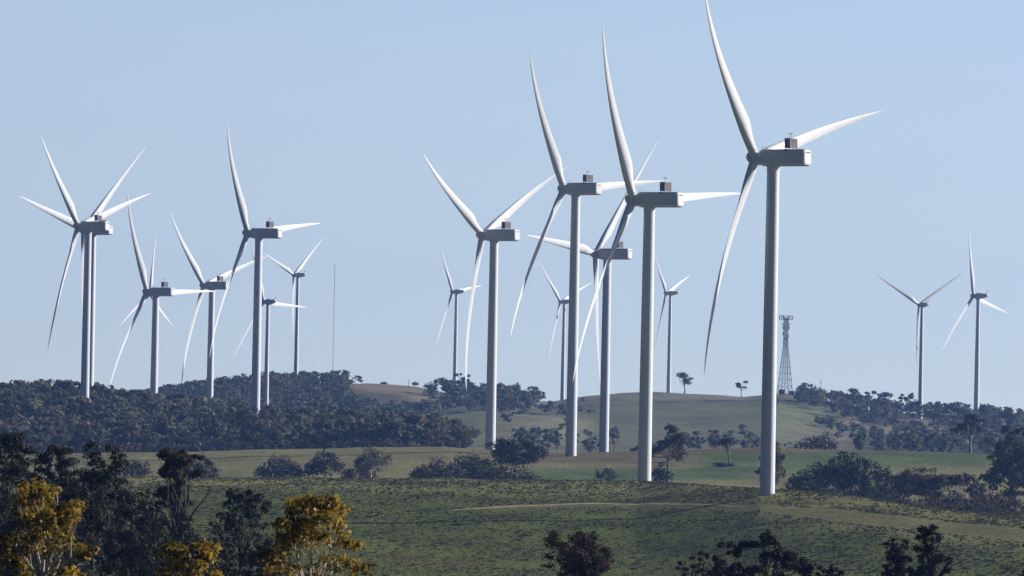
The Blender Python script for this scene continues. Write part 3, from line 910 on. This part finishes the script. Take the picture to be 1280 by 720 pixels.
# --- front rank of the left wood: trees one can tell apart
FG = 'gum trees along the lower edge of the left wood'
front = [(303, 506, 42, 3960), (338, 510, 40, 3965), (320, 507, 46, 3950), (285, 512, 38, 3985), (300, 540, 40, 4000), (330, 542, 36, 3990), (200, 528, 34, 4020), (232, 530, 32, 4010), (265, 526, 36, 4010), (160, 532, 34, 4020), (380, 522, 44, 4020), (355, 520, 36, 4050),
         (470, 536, 40, 3960), (510, 527, 44, 3980), (545, 538, 40, 3960), (575, 534, 40, 3960), (410, 530, 36, 3990)]
for i, (x, yt, w, Y) in enumerate(front):
    tree(x, yt, w, Y, ['round', 'gum', 'dome'][i % 3], 'rounded dull gum tree in the front row of the left wood', ['leaf_olive', 'leaf_brown', 'twig_bush'][i % 3], group=FG, leafpx=1.9, hmax=25)
tree(438, 510, 56, 4010, 'round', 'largest reddish-brown tree at the right of the left wood', 'leaf_brown', leafpx=2.0, dens=1.3, hmax=24)
tree(78, 478, 40, 4480, 'round', 'round dark tree on the wood skyline left of the overlapping turbines', 'leaf_olive', leafpx=1.9, hmax=18)
tree(158, 486, 40, 4420, 'round', 'large dark round tree on the wood skyline between the two left towers', 'leaf_dark', leafpx=1.9, hmax=20)
tree(43, 478, 34, 4500, 'round', 'round tree on the wood skyline near the left picture edge', 'leaf_olive', leafpx=1.9, hmax=18)

# --- woods that read as one mass
def wood(name, label, n, xr, Yr, hr, quads_each, leafm, mat, keep, seed):
    rg = np.random.default_rng(seed)
    V, T_ = [], []
    proto = []
    for k in range(14):
        cs, rs, sq = blobs_for(rg, ['round', 'gum', 'dome', 'round'][k % 4], 1.0, 1.15)
        v, tn = leaves(rg, cs, rs, sq, quads_each, 1.0 * leafm, tint0=.45, grain=.12)
        proto.append((v, tn))
    x = rg.uniform(xr[0], xr[1], n * 3); Y = np.sqrt(rg.uniform(Yr[0] ** 2, Yr[1] ** 2, n * 3))
    a = x; X = (a - 640) / F * Y
    z = zfun(X, Y); r = HOR - z * F / Y
    px = (a - 640) * CR - (r - 360) * SR + 640
    py = (a - 640) * SR + (r - 360) * CR + 360
    ok = np.nonzero(keep(px, py, Y, rg.random(n * 3)))[0][:n]
    for i in ok:
        v, tn = proto[int(rg.integers(len(proto)))]
        th = rg.uniform(0, 2 * math.pi); c, s = math.cos(th), math.sin(th)
        h = rg.uniform(*hr); w = h * rg.uniform(.75, 1.15)
        q = np.stack([(v[:, 0] * c - v[:, 1] * s) * w + X[i], (v[:, 0] * s + v[:, 1] * c) * w + Y[i], v[:, 2] * h / 1.15 + z[i] - .3], 1)
        V.append(q); T_.append(np.clip(tn + rg.normal() * .20, 0, 1))
    V = np.concatenate(V); T_ = np.concatenate(T_)
    o = link(name, np_mesh(name, V, np.arange(len(V)).reshape(-1, 4), M[mat], T_))
    o['kind'] = 'stuff'; o['label'] = label; o['category'] = 'wood'
    return o

def k_left(px, py, Y, u):
    right = np.interp(Y, [3800, 4300, 4560], [575, 560, 520])
    clear = (px > 560) & (u < .5)
    return (px < right + (u * 613 % 1 - .4) * 70) & ~clear
wood('left_wood', 'dense dull olive gum wood covering the left hill', 1150, (-90, 600), (3800, 4600), (11, 20), 480, .054, 'leaf_olive', k_left, 11)

def k_edge(px, py, Y, u):
    return (px < 500) | (u < .5)
wood('edge_scrub', 'low brownish scrub along the lower edge of the left wood', 330, (-90, 585), (3690, 3860), (4, 9), 170, .085, 'twig_bush', k_edge, 15)

def k_far(px, py, Y, u):
    top = (px < 432 + (u - .5) * 44 - (u * 7919 % 1) * 18) | ((px > 528 + u * 30) & (px < 682 - u * 46) & (Y > 5980 - u * 90))
    mid = (px >= 415) & (px <= 550) & (Y < np.interp(px, [425, 445, 520, 545], [6250, 5900, 5980, 6250]))
    low = (px < 545) | (Y > 5960)
    spot = (px > 600) & (px < 720) & (Y < 5560) & (u < .10)
    return ((top | mid) & low) | spot
wood('ridge_wood', 'hazy dark wood on the slopes of the far left ridge and knoll', 1700, (150, 720), (5050, 6420), (8, 14), 190, .078, 'leaf_olive', k_far, 12)

def k_right(px, py, Y, u):
    edge = np.interp(Y, [4950, 5300, 5700, 6050, 6400], [1090, 1075, 1030, 1000, 1030])
    thin = (Y < 5850) & ((u * 101 % 1) > .42) & (px < 1230)
    clr = np.sin(px * .05 + 1) * np.sin(Y * .012) > .34
    return (px > edge + (u - .5) * 60) & ~clr & ~thin
wood('right_wood', 'hazy wood scattered over the right ridge', 800, (1000, 1390), (4950, 6420), (8, 14), 220, .072, 'leaf_olive', k_right, 13)

def k_slope(px, py, Y, u):
    return ((px > 690) & (px < 745) & (Y > 5600) & (u < .25)) | ((px > 640) & (px < 960) & (Y < 5350) & (u < .5)) | ((px > 930) & (px < 1010) & (np.abs(Y - 5950) < 70) & (u < .9)) | ((px > 990) & (Y < 5400) & (u < .5))
wood('slope_scrub', 'scattered scrub trees dotting the bare hillside', 90, (640, 1120), (5050, 6350), (5, 9), 110, .10, 'leaf_olive', k_slope, 14)

# --- dark trees at the left, nearer
NG = None
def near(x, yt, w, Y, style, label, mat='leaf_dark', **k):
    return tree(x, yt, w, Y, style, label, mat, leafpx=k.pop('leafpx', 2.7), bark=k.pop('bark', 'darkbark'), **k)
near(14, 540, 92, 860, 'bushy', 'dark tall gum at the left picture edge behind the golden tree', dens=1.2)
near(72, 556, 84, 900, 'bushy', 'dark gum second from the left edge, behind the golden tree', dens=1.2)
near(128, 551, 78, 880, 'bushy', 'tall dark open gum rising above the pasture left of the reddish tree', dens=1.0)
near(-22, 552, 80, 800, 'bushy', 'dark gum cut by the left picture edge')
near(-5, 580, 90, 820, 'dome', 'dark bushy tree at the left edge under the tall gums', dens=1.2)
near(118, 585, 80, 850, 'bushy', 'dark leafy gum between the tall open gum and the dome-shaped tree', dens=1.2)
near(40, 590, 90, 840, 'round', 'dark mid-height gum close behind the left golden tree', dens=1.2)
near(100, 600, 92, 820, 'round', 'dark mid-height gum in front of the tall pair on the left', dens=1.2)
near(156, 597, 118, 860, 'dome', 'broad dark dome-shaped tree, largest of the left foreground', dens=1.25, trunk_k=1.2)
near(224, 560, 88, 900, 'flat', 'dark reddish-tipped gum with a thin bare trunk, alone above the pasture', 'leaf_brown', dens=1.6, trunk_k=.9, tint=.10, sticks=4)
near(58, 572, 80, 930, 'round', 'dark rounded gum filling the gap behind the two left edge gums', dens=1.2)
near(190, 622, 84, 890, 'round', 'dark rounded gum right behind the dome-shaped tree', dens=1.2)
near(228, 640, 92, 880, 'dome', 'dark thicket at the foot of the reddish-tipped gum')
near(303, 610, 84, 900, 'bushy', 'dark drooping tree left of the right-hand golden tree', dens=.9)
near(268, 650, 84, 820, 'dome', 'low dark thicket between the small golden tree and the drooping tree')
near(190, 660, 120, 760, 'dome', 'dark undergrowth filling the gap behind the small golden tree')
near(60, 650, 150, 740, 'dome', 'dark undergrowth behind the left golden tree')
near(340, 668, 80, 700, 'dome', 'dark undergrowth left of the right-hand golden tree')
# --- dark trees along the bottom
near(724, 663, 112, 760, 'round', 'reddish-brown rounded treetop at the bottom centre', 'leaf_brown', dens=1.4, tint=.18, leafpx=2.4)
near(955, 664, 128, 740, 'ragged', 'dark ragged treetop at the bottom, right of the reddish one', 'leaf_black', dens=1.6, trunk_k=1.3, leafpx=2.3, sticks=5)
near(915, 678, 70, 750, 'ragged', 'dark low tuft of leaves on the left of the ragged bottom treetop', 'leaf_black', dens=1.3, leafpx=2.3, sticks=3)
near(1163, 655, 58, 740, 'bushy', 'dark ragged treetop at the bottom right, the taller of two side by side', 'leaf_black', dens=1.3, trunk_k=1.2, leafpx=2.3, sticks=5)
near(1122, 672, 54, 745, 'round', 'dark ragged treetop with bare sticks, lower left neighbour of the taller bottom right one', 'leaf_black', dens=1.1, trunk_k=1.2, leafpx=2.3, sticks=6)
near(872, 688, 56, 720, 'sparse', 'bare twiggy treetop at the bottom left of the ragged dark one', 'twig_bush', dens=.5)
near(1288, 674, 34, 740, 'round', 'dark treetop cut by the lower right picture edge', 'leaf_black', leafpx=2.3)
near(1035, 706, 60, 720, 'ragged', 'low dark treetop just showing between the two ragged bottom trees', 'leaf_black', leafpx=2.3)

# --- golden sunlit saplings nearest the camera
def golden(x, yt, w, Y, label, dens, style='bushy'):
    return tree(x, yt, w, Y, style, label, 'leaf_gold', leafpx=3.3, tint=.36, dens=dens * 1.15, bark='palebark', trunk_k=.8, name='golden_tree')
golden(55, 600, 130, 300, 'tall golden-leaved tree at the lower left corner, lit by the sun', 1.0)
golden(240, 674, 110, 290, 'small golden-leaved treetop between the two larger golden trees', 1.1)
golden(395, 614, 156, 300, 'golden-leaved tree with pale branches at the bottom, right of the other golden ones', .95)

# ------------------------------------------------------------------ fallen branches by the leaning tree
rg = np.random.default_rng(5)
Yg = ground_at(905, 583, 3020, 3350)
X, _, _ = place(905, 583, Yg); gz = z1(X, Yg)
fb = thing('fallen_branches', 'dark heap of fallen branches beside the small leaning tree', 'fallen branches', (X, Yg, gz))
mb = MB()
for k in range(16):
    a = rg.uniform(0, 2 * math.pi); l = rg.uniform(2, 5); cx, cy = rg.uniform(-3.5, 3.5), rg.uniform(-1.5, 1.5)
    zz = rg.uniform(.2, 1.5)
    mb.tube([(cx - l * math.cos(a), cy - l * math.sin(a) * .5, zz * .5), (cx, cy, zz + .3), (cx + l * math.cos(a), cy + l * math.sin(a) * .5, zz * .8)], [.28, .2, .06], 5)
mb.build('branches', M['deadwood'], fb)
cs = np.array([(rg.uniform(-4, 4), rg.uniform(-1.5, 1.5), rg.uniform(.4, 1.0)) for _ in range(9)]); rs = np.full(9, 1.1)
v, tn = leaves(rg, cs, rs, .6, 260, .4)
link('dead_leaves', np_mesh('dead_leaves', v, np.arange(260 * 4).reshape(-1, 4), M['twig_bush'], tn), fb)

# ------------------------------------------------------------------ lattice telecom tower
Yt = 6340.0
X, _, Zb = place(981, 491, Yt); gz = z1(X, Yt)
Ht = place(981, 394, Yt)[2] - gz
tw = thing('lattice_tower', 'grey steel lattice communications tower on the far hilltop beside the tallest turbine tower', 'tower', (X, Yt, gz), math.radians(20))
def half(z):
    f = z / Ht
    return 5.6 * (1 - f / .62) + 1.6 * (f / .62) if f < .62 else 1.6
mb = MB(); lv = [Ht * q for q in (0, .09, .18, .26, .34, .41, .48, .55, .62, .68, .74, .80, .86, .92, .97)]
cor = [(-1, -1), (1, -1), (1, 1), (-1, 1)]
for i in range(len(lv) - 1):
    a, b = half(lv[i]), half(lv[i + 1])
    for k in range(4):
        c0, c1 = cor[k], cor[(k + 1) % 4]
        A = (c0[0] * a, c0[1] * a, lv[i]); B = (c0[0] * b, c0[1] * b, lv[i + 1])
        A2 = (c1[0] * a, c1[1] * a, lv[i]); B2 = (c1[0] * b, c1[1] * b, lv[i + 1])
        mb.tube([A, B], .30, 5); mb.tube([A, B2], .15, 4); mb.tube([A2, B], .15, 4); mb.tube([B, B2], .16, 4)
mb.build('lattice_frame', M['steel'], tw)
mb = MB()
for q in (-.35, .35): mb.tube([(q, 0, 0), (q, 0, Ht * .97)], .14, 5)
for k in range(48): mb.tube([(-.35, 0, Ht * .97 * k / 48 + .5), (.35, 0, Ht * .97 * k / 48 + .5)], .06, 4)
mb.build('cable_ladder', M['steel'], tw)
mb = MB(); hz_ = Ht - 2.2
for k in range(4):
    c0, c1 = cor[k], cor[(k + 1) % 4]
    for zz in (hz_ - 1.8, hz_ + 1.6): mb.tube([(c0[0] * 4.6, c0[1] * 4.6, zz), (c1[0] * 4.6, c1[1] * 4.6, zz)], .14, 5)
    for zz in (hz_ - 1.8, hz_ + 1.6): mb.tube([(c0[0] * 1.4, c0[1] * 1.4, zz), (c0[0] * 4.6, c0[1] * 4.6, zz)], .12, 5)
mb.build('headframe', M['steel'], tw)
for k in range(4):
    c0, c1 = cor[k], cor[(k + 1) % 4]
    for q in (.04, .5, .96):
        m2_ = MB()
        px_, py_ = (c0[0] + (c1[0] - c0[0]) * q) * 4.75, (c0[1] + (c1[1] - c0[1]) * q) * 4.75
        m2_.box((px_, py_, hz_), (.62, .62, 4.2), .12)
        m2_.build('panel_antenna', M['antenna'], tw)
for zz, r in ((Ht * .885, 2.3), (Ht * .84, 2.2)):
    for k in range(4):
        m2_ = MB(); m2_.box((cor[k][0] * r, cor[k][1] * r, zz), (.7, .7, 2.6), .12)
        m2_.tube([(cor[k][0] * 1.4, cor[k][1] * 1.4, zz), (cor[k][0] * r, cor[k][1] * r, zz)], .1, 5)
        m2_.build('panel_antenna', M['antenna'], tw)
for zz, an, r in ((Ht * .765, 200, 1.3), (Ht * .735, 330, 1.2), (Ht * .70, 250, 1.0), (Ht * .78, 290, .9), (Ht * .66, 215, 1.0)):
    a = math.radians(an); d = Vector((math.cos(a), math.sin(a), 0)); c_ = d * 2.9 + Vector((0, 0, zz))
    sx = Vector((-d.y, d.x, 0)); up = Vector((0, 0, 1)); m2_ = MB()
    rings = []
    for ax, rr in ((-.5, .1), (-.35, r * .6), (0, r), (.25, r), (.3, r * .9)):
        rings.append([c_ + d * ax + (sx * math.cos(2 * math.pi * k / 14) + up * math.sin(2 * math.pi * k / 14)) * rr for k in range(14)])
    m2_.loft(rings); m2_.tube([Vector((d.x * 1.4, d.y * 1.4, zz)), c_], .12, 5)
    m2_.build('dish_antenna', M['antenna'], tw)

def hut(x, y, w, d, h, label, Y=Yt - 14):
    X, _, _ = place(x, y, Y); gz = z1(X, Y)
    r = thing('equipment_hut', label, 'hut', (X, Y, gz))
    m_ = MB(); m_.box((0, 0, h / 2), (w, d, h), .05); m_.build('wall', M['hut'], r)
    m_ = MB(); m_.loft([[(-w / 2 - .3, -d / 2 - .3, h + .003), (w / 2 + .3, -d / 2 - .3, h + .003), (w / 2 + .3, d / 2 + .3, h + .003), (-w / 2 - .3, d / 2 + .3, h + .003)],
                        [(-w / 2 - .3, -.1, h + .8), (w / 2 + .3, -.1, h + .8), (w / 2 + .3, .1, h + .8), (-w / 2 - .3, .1, h + .8)]]); m_.build('roof', M['steel'], r)
    m_ = MB(); m_.box((w * .2, -d / 2 - .04, 1.05), (.95, .07, 2.1)); m_.build('door', M['dark'], r)
hut(977, 489, 5.4, 3.2, 3.6, 'grey equipment hut at the left foot of the lattice tower')
hut(989.5, 489, 5.0, 3.0, 2.9, 'low grey equipment hut at the right foot of the lattice tower')

def mast(name, label, x, yt, Y, r, guys=0):
    X, _, zt_ = place(x, yt, Y); gz = z1(X, Y); H = zt_ - gz
    o_ = thing(name, label, 'mast', (X, Y, gz))
    m_ = MB()
    n = max(4, int(H / (r * 3.2)))
    tri = [(r * math.cos(a), r * math.sin(a)) for a in (0.3, 2.39, 4.49)]
    for k in range(3):
        m_.tube([(*tri[k], 0), (*tri[k], H)], r * .24, 5)
        j = (k + 1) % 3
        for i in range(n):
            p0, p1 = (tri[k], tri[j]) if i % 2 else (tri[j], tri[k])
            m_.tube([(*p0, H * i / n), (*p1, H * (i + 1) / n)], r * .12, 4, False)
    m_.build('lattice', M['antenna'], o_)
    if guys:
        for k in range(3):
            a = .3 + 2.094 * k
            for q in (.35, .65, .95):
                g = MB(); gx, gy = H * .5 * math.cos(a), H * .5 * math.sin(a)
                g.tube([(tri[k][0], tri[k][1], H * q), (gx, gy, z1(X + gx, Y + gy) - gz)], .015, 4)
                g.build('guy_wire', M['steel'], o_)
    return o_
mast('radio_mast', 'very thin tall guyed mast on the left ridge', 418.5, 331, 6360, .26, 1)
mast('signal_mast', 'short thin mast rising from the big rounded tree right of the lattice tower', 1026, 474, 6260, .30)
mast('signal_mast', 'short post on the bare patch of the left ridge', 444, 472, 6360, .35)
mast('signal_mast', 'faint little mast at the right end of the bare patch on the left ridge', 511, 474, 6390, .35)

# pale-roofed farm shed half buried in the ridge wood
Ys = 5330.0
X, _, zz = place(479, 520, Ys); gz = z1(X, Ys)
sh = thing('farm_shed', 'tiny pale-roofed shed among the trees of the far left slope', 'shed', (X, Ys, gz), .2)
h0 = max(3.2, zz - gz)
mb = MB(); mb.box((0, 0, h0 / 2), (6.5, 4, h0), .03); mb.build('wall', M['hut'], sh)
mb = MB(); mb.loft([[(-3.6, -2.4, h0 + .003), (3.6, -2.4, h0 + .003), (3.6, 2.4, h0 + .003), (-3.6, 2.4, h0 + .003)], [(-3.6, -.1, h0 + 1.4), (3.6, -.1, h0 + 1.4), (3.6, .1, h0 + 1.4), (-3.6, .1, h0 + 1.4)]])
mb.build('roof', M['roof'], sh)

# ------------------------------------------------------------------ tussock grass on the front hill
rg = np.random.default_rng(21)
n = 80000
u = rg.uniform(-80, 1360, n); 
cy_ = crestY(u)
Yq = 2090 + (cy_ + 25 - 2090) * rg.random(n) ** .85
Xq = (u - 640) / F * Yq
zq = zfun(Xq, Yq)
pat = np.sin(Xq * .11 + 1) * np.sin(Yq * .07) + .6 * np.sin(Xq * .035 + Yq * .05)
smooth_band = (np.abs(Yq - band_at(u)) < np.interp(u, [600, 880, 1050], [8, 15, 27])) & (u > 600)
trackY = np.interp(Xq, tx, ty, left=-1e4, right=-1e4)
keep = (rg.random(n) < .55 + .3 * pat) & ~smooth_band & (np.abs(Yq - trackY) > 7)
Xq, Yq, zq, u, cy_ = Xq[keep], Yq[keep], zq[keep], u[keep], cy_[keep]
n = len(Xq)
base = np.stack([Xq, Yq, zq - .05], 1)
hgt = .22 * np.exp(rg.normal(size=n) * .4) + .10 * (Yq > cy_ - 130); wid = .44 * np.exp(rg.normal(size=n) * .5)
V, T_ = [], []
for k in range(4):
    th = rg.uniform(0, 2 * math.pi, n)
    d = np.stack([np.cos(th), np.sin(th), np.zeros(n)], 1); s = np.stack([-np.sin(th), np.cos(th), np.zeros(n)], 1)
    hh = hgt * rg.uniform(.6, 1.2, n)
    p0 = base - s * (wid * .4)[:, None]; p1 = base + s * (wid * .4)[:, None]
    o_ = d * (wid * rg.uniform(.2, 1.1, n))[:, None] + np.array([0, 0, 1]) * hh[:, None]
    V.append(np.stack([p0, p1, p1 + o_ + s * (wid * .25)[:, None], p0 + o_ - s * (wid * .25)[:, None]], 1))
    T_.append(np.clip(.48 + rg.normal(size=n) * .2 + .28 * (Yq > cy_ - 110) * (rg.random(n) < .7), 0, 1))
V = np.concatenate(V).reshape(-1, 3); T_ = np.concatenate(T_)
tus = link('grass_tussocks', np_mesh('grass_tussocks', V, np.arange(len(V)).reshape(-1, 4), M['tussock'], T_))
tus['kind'] = 'stuff'; tus['label'] = 'dark grass tussocks dotting the front hill'; tus['category'] = 'grass'
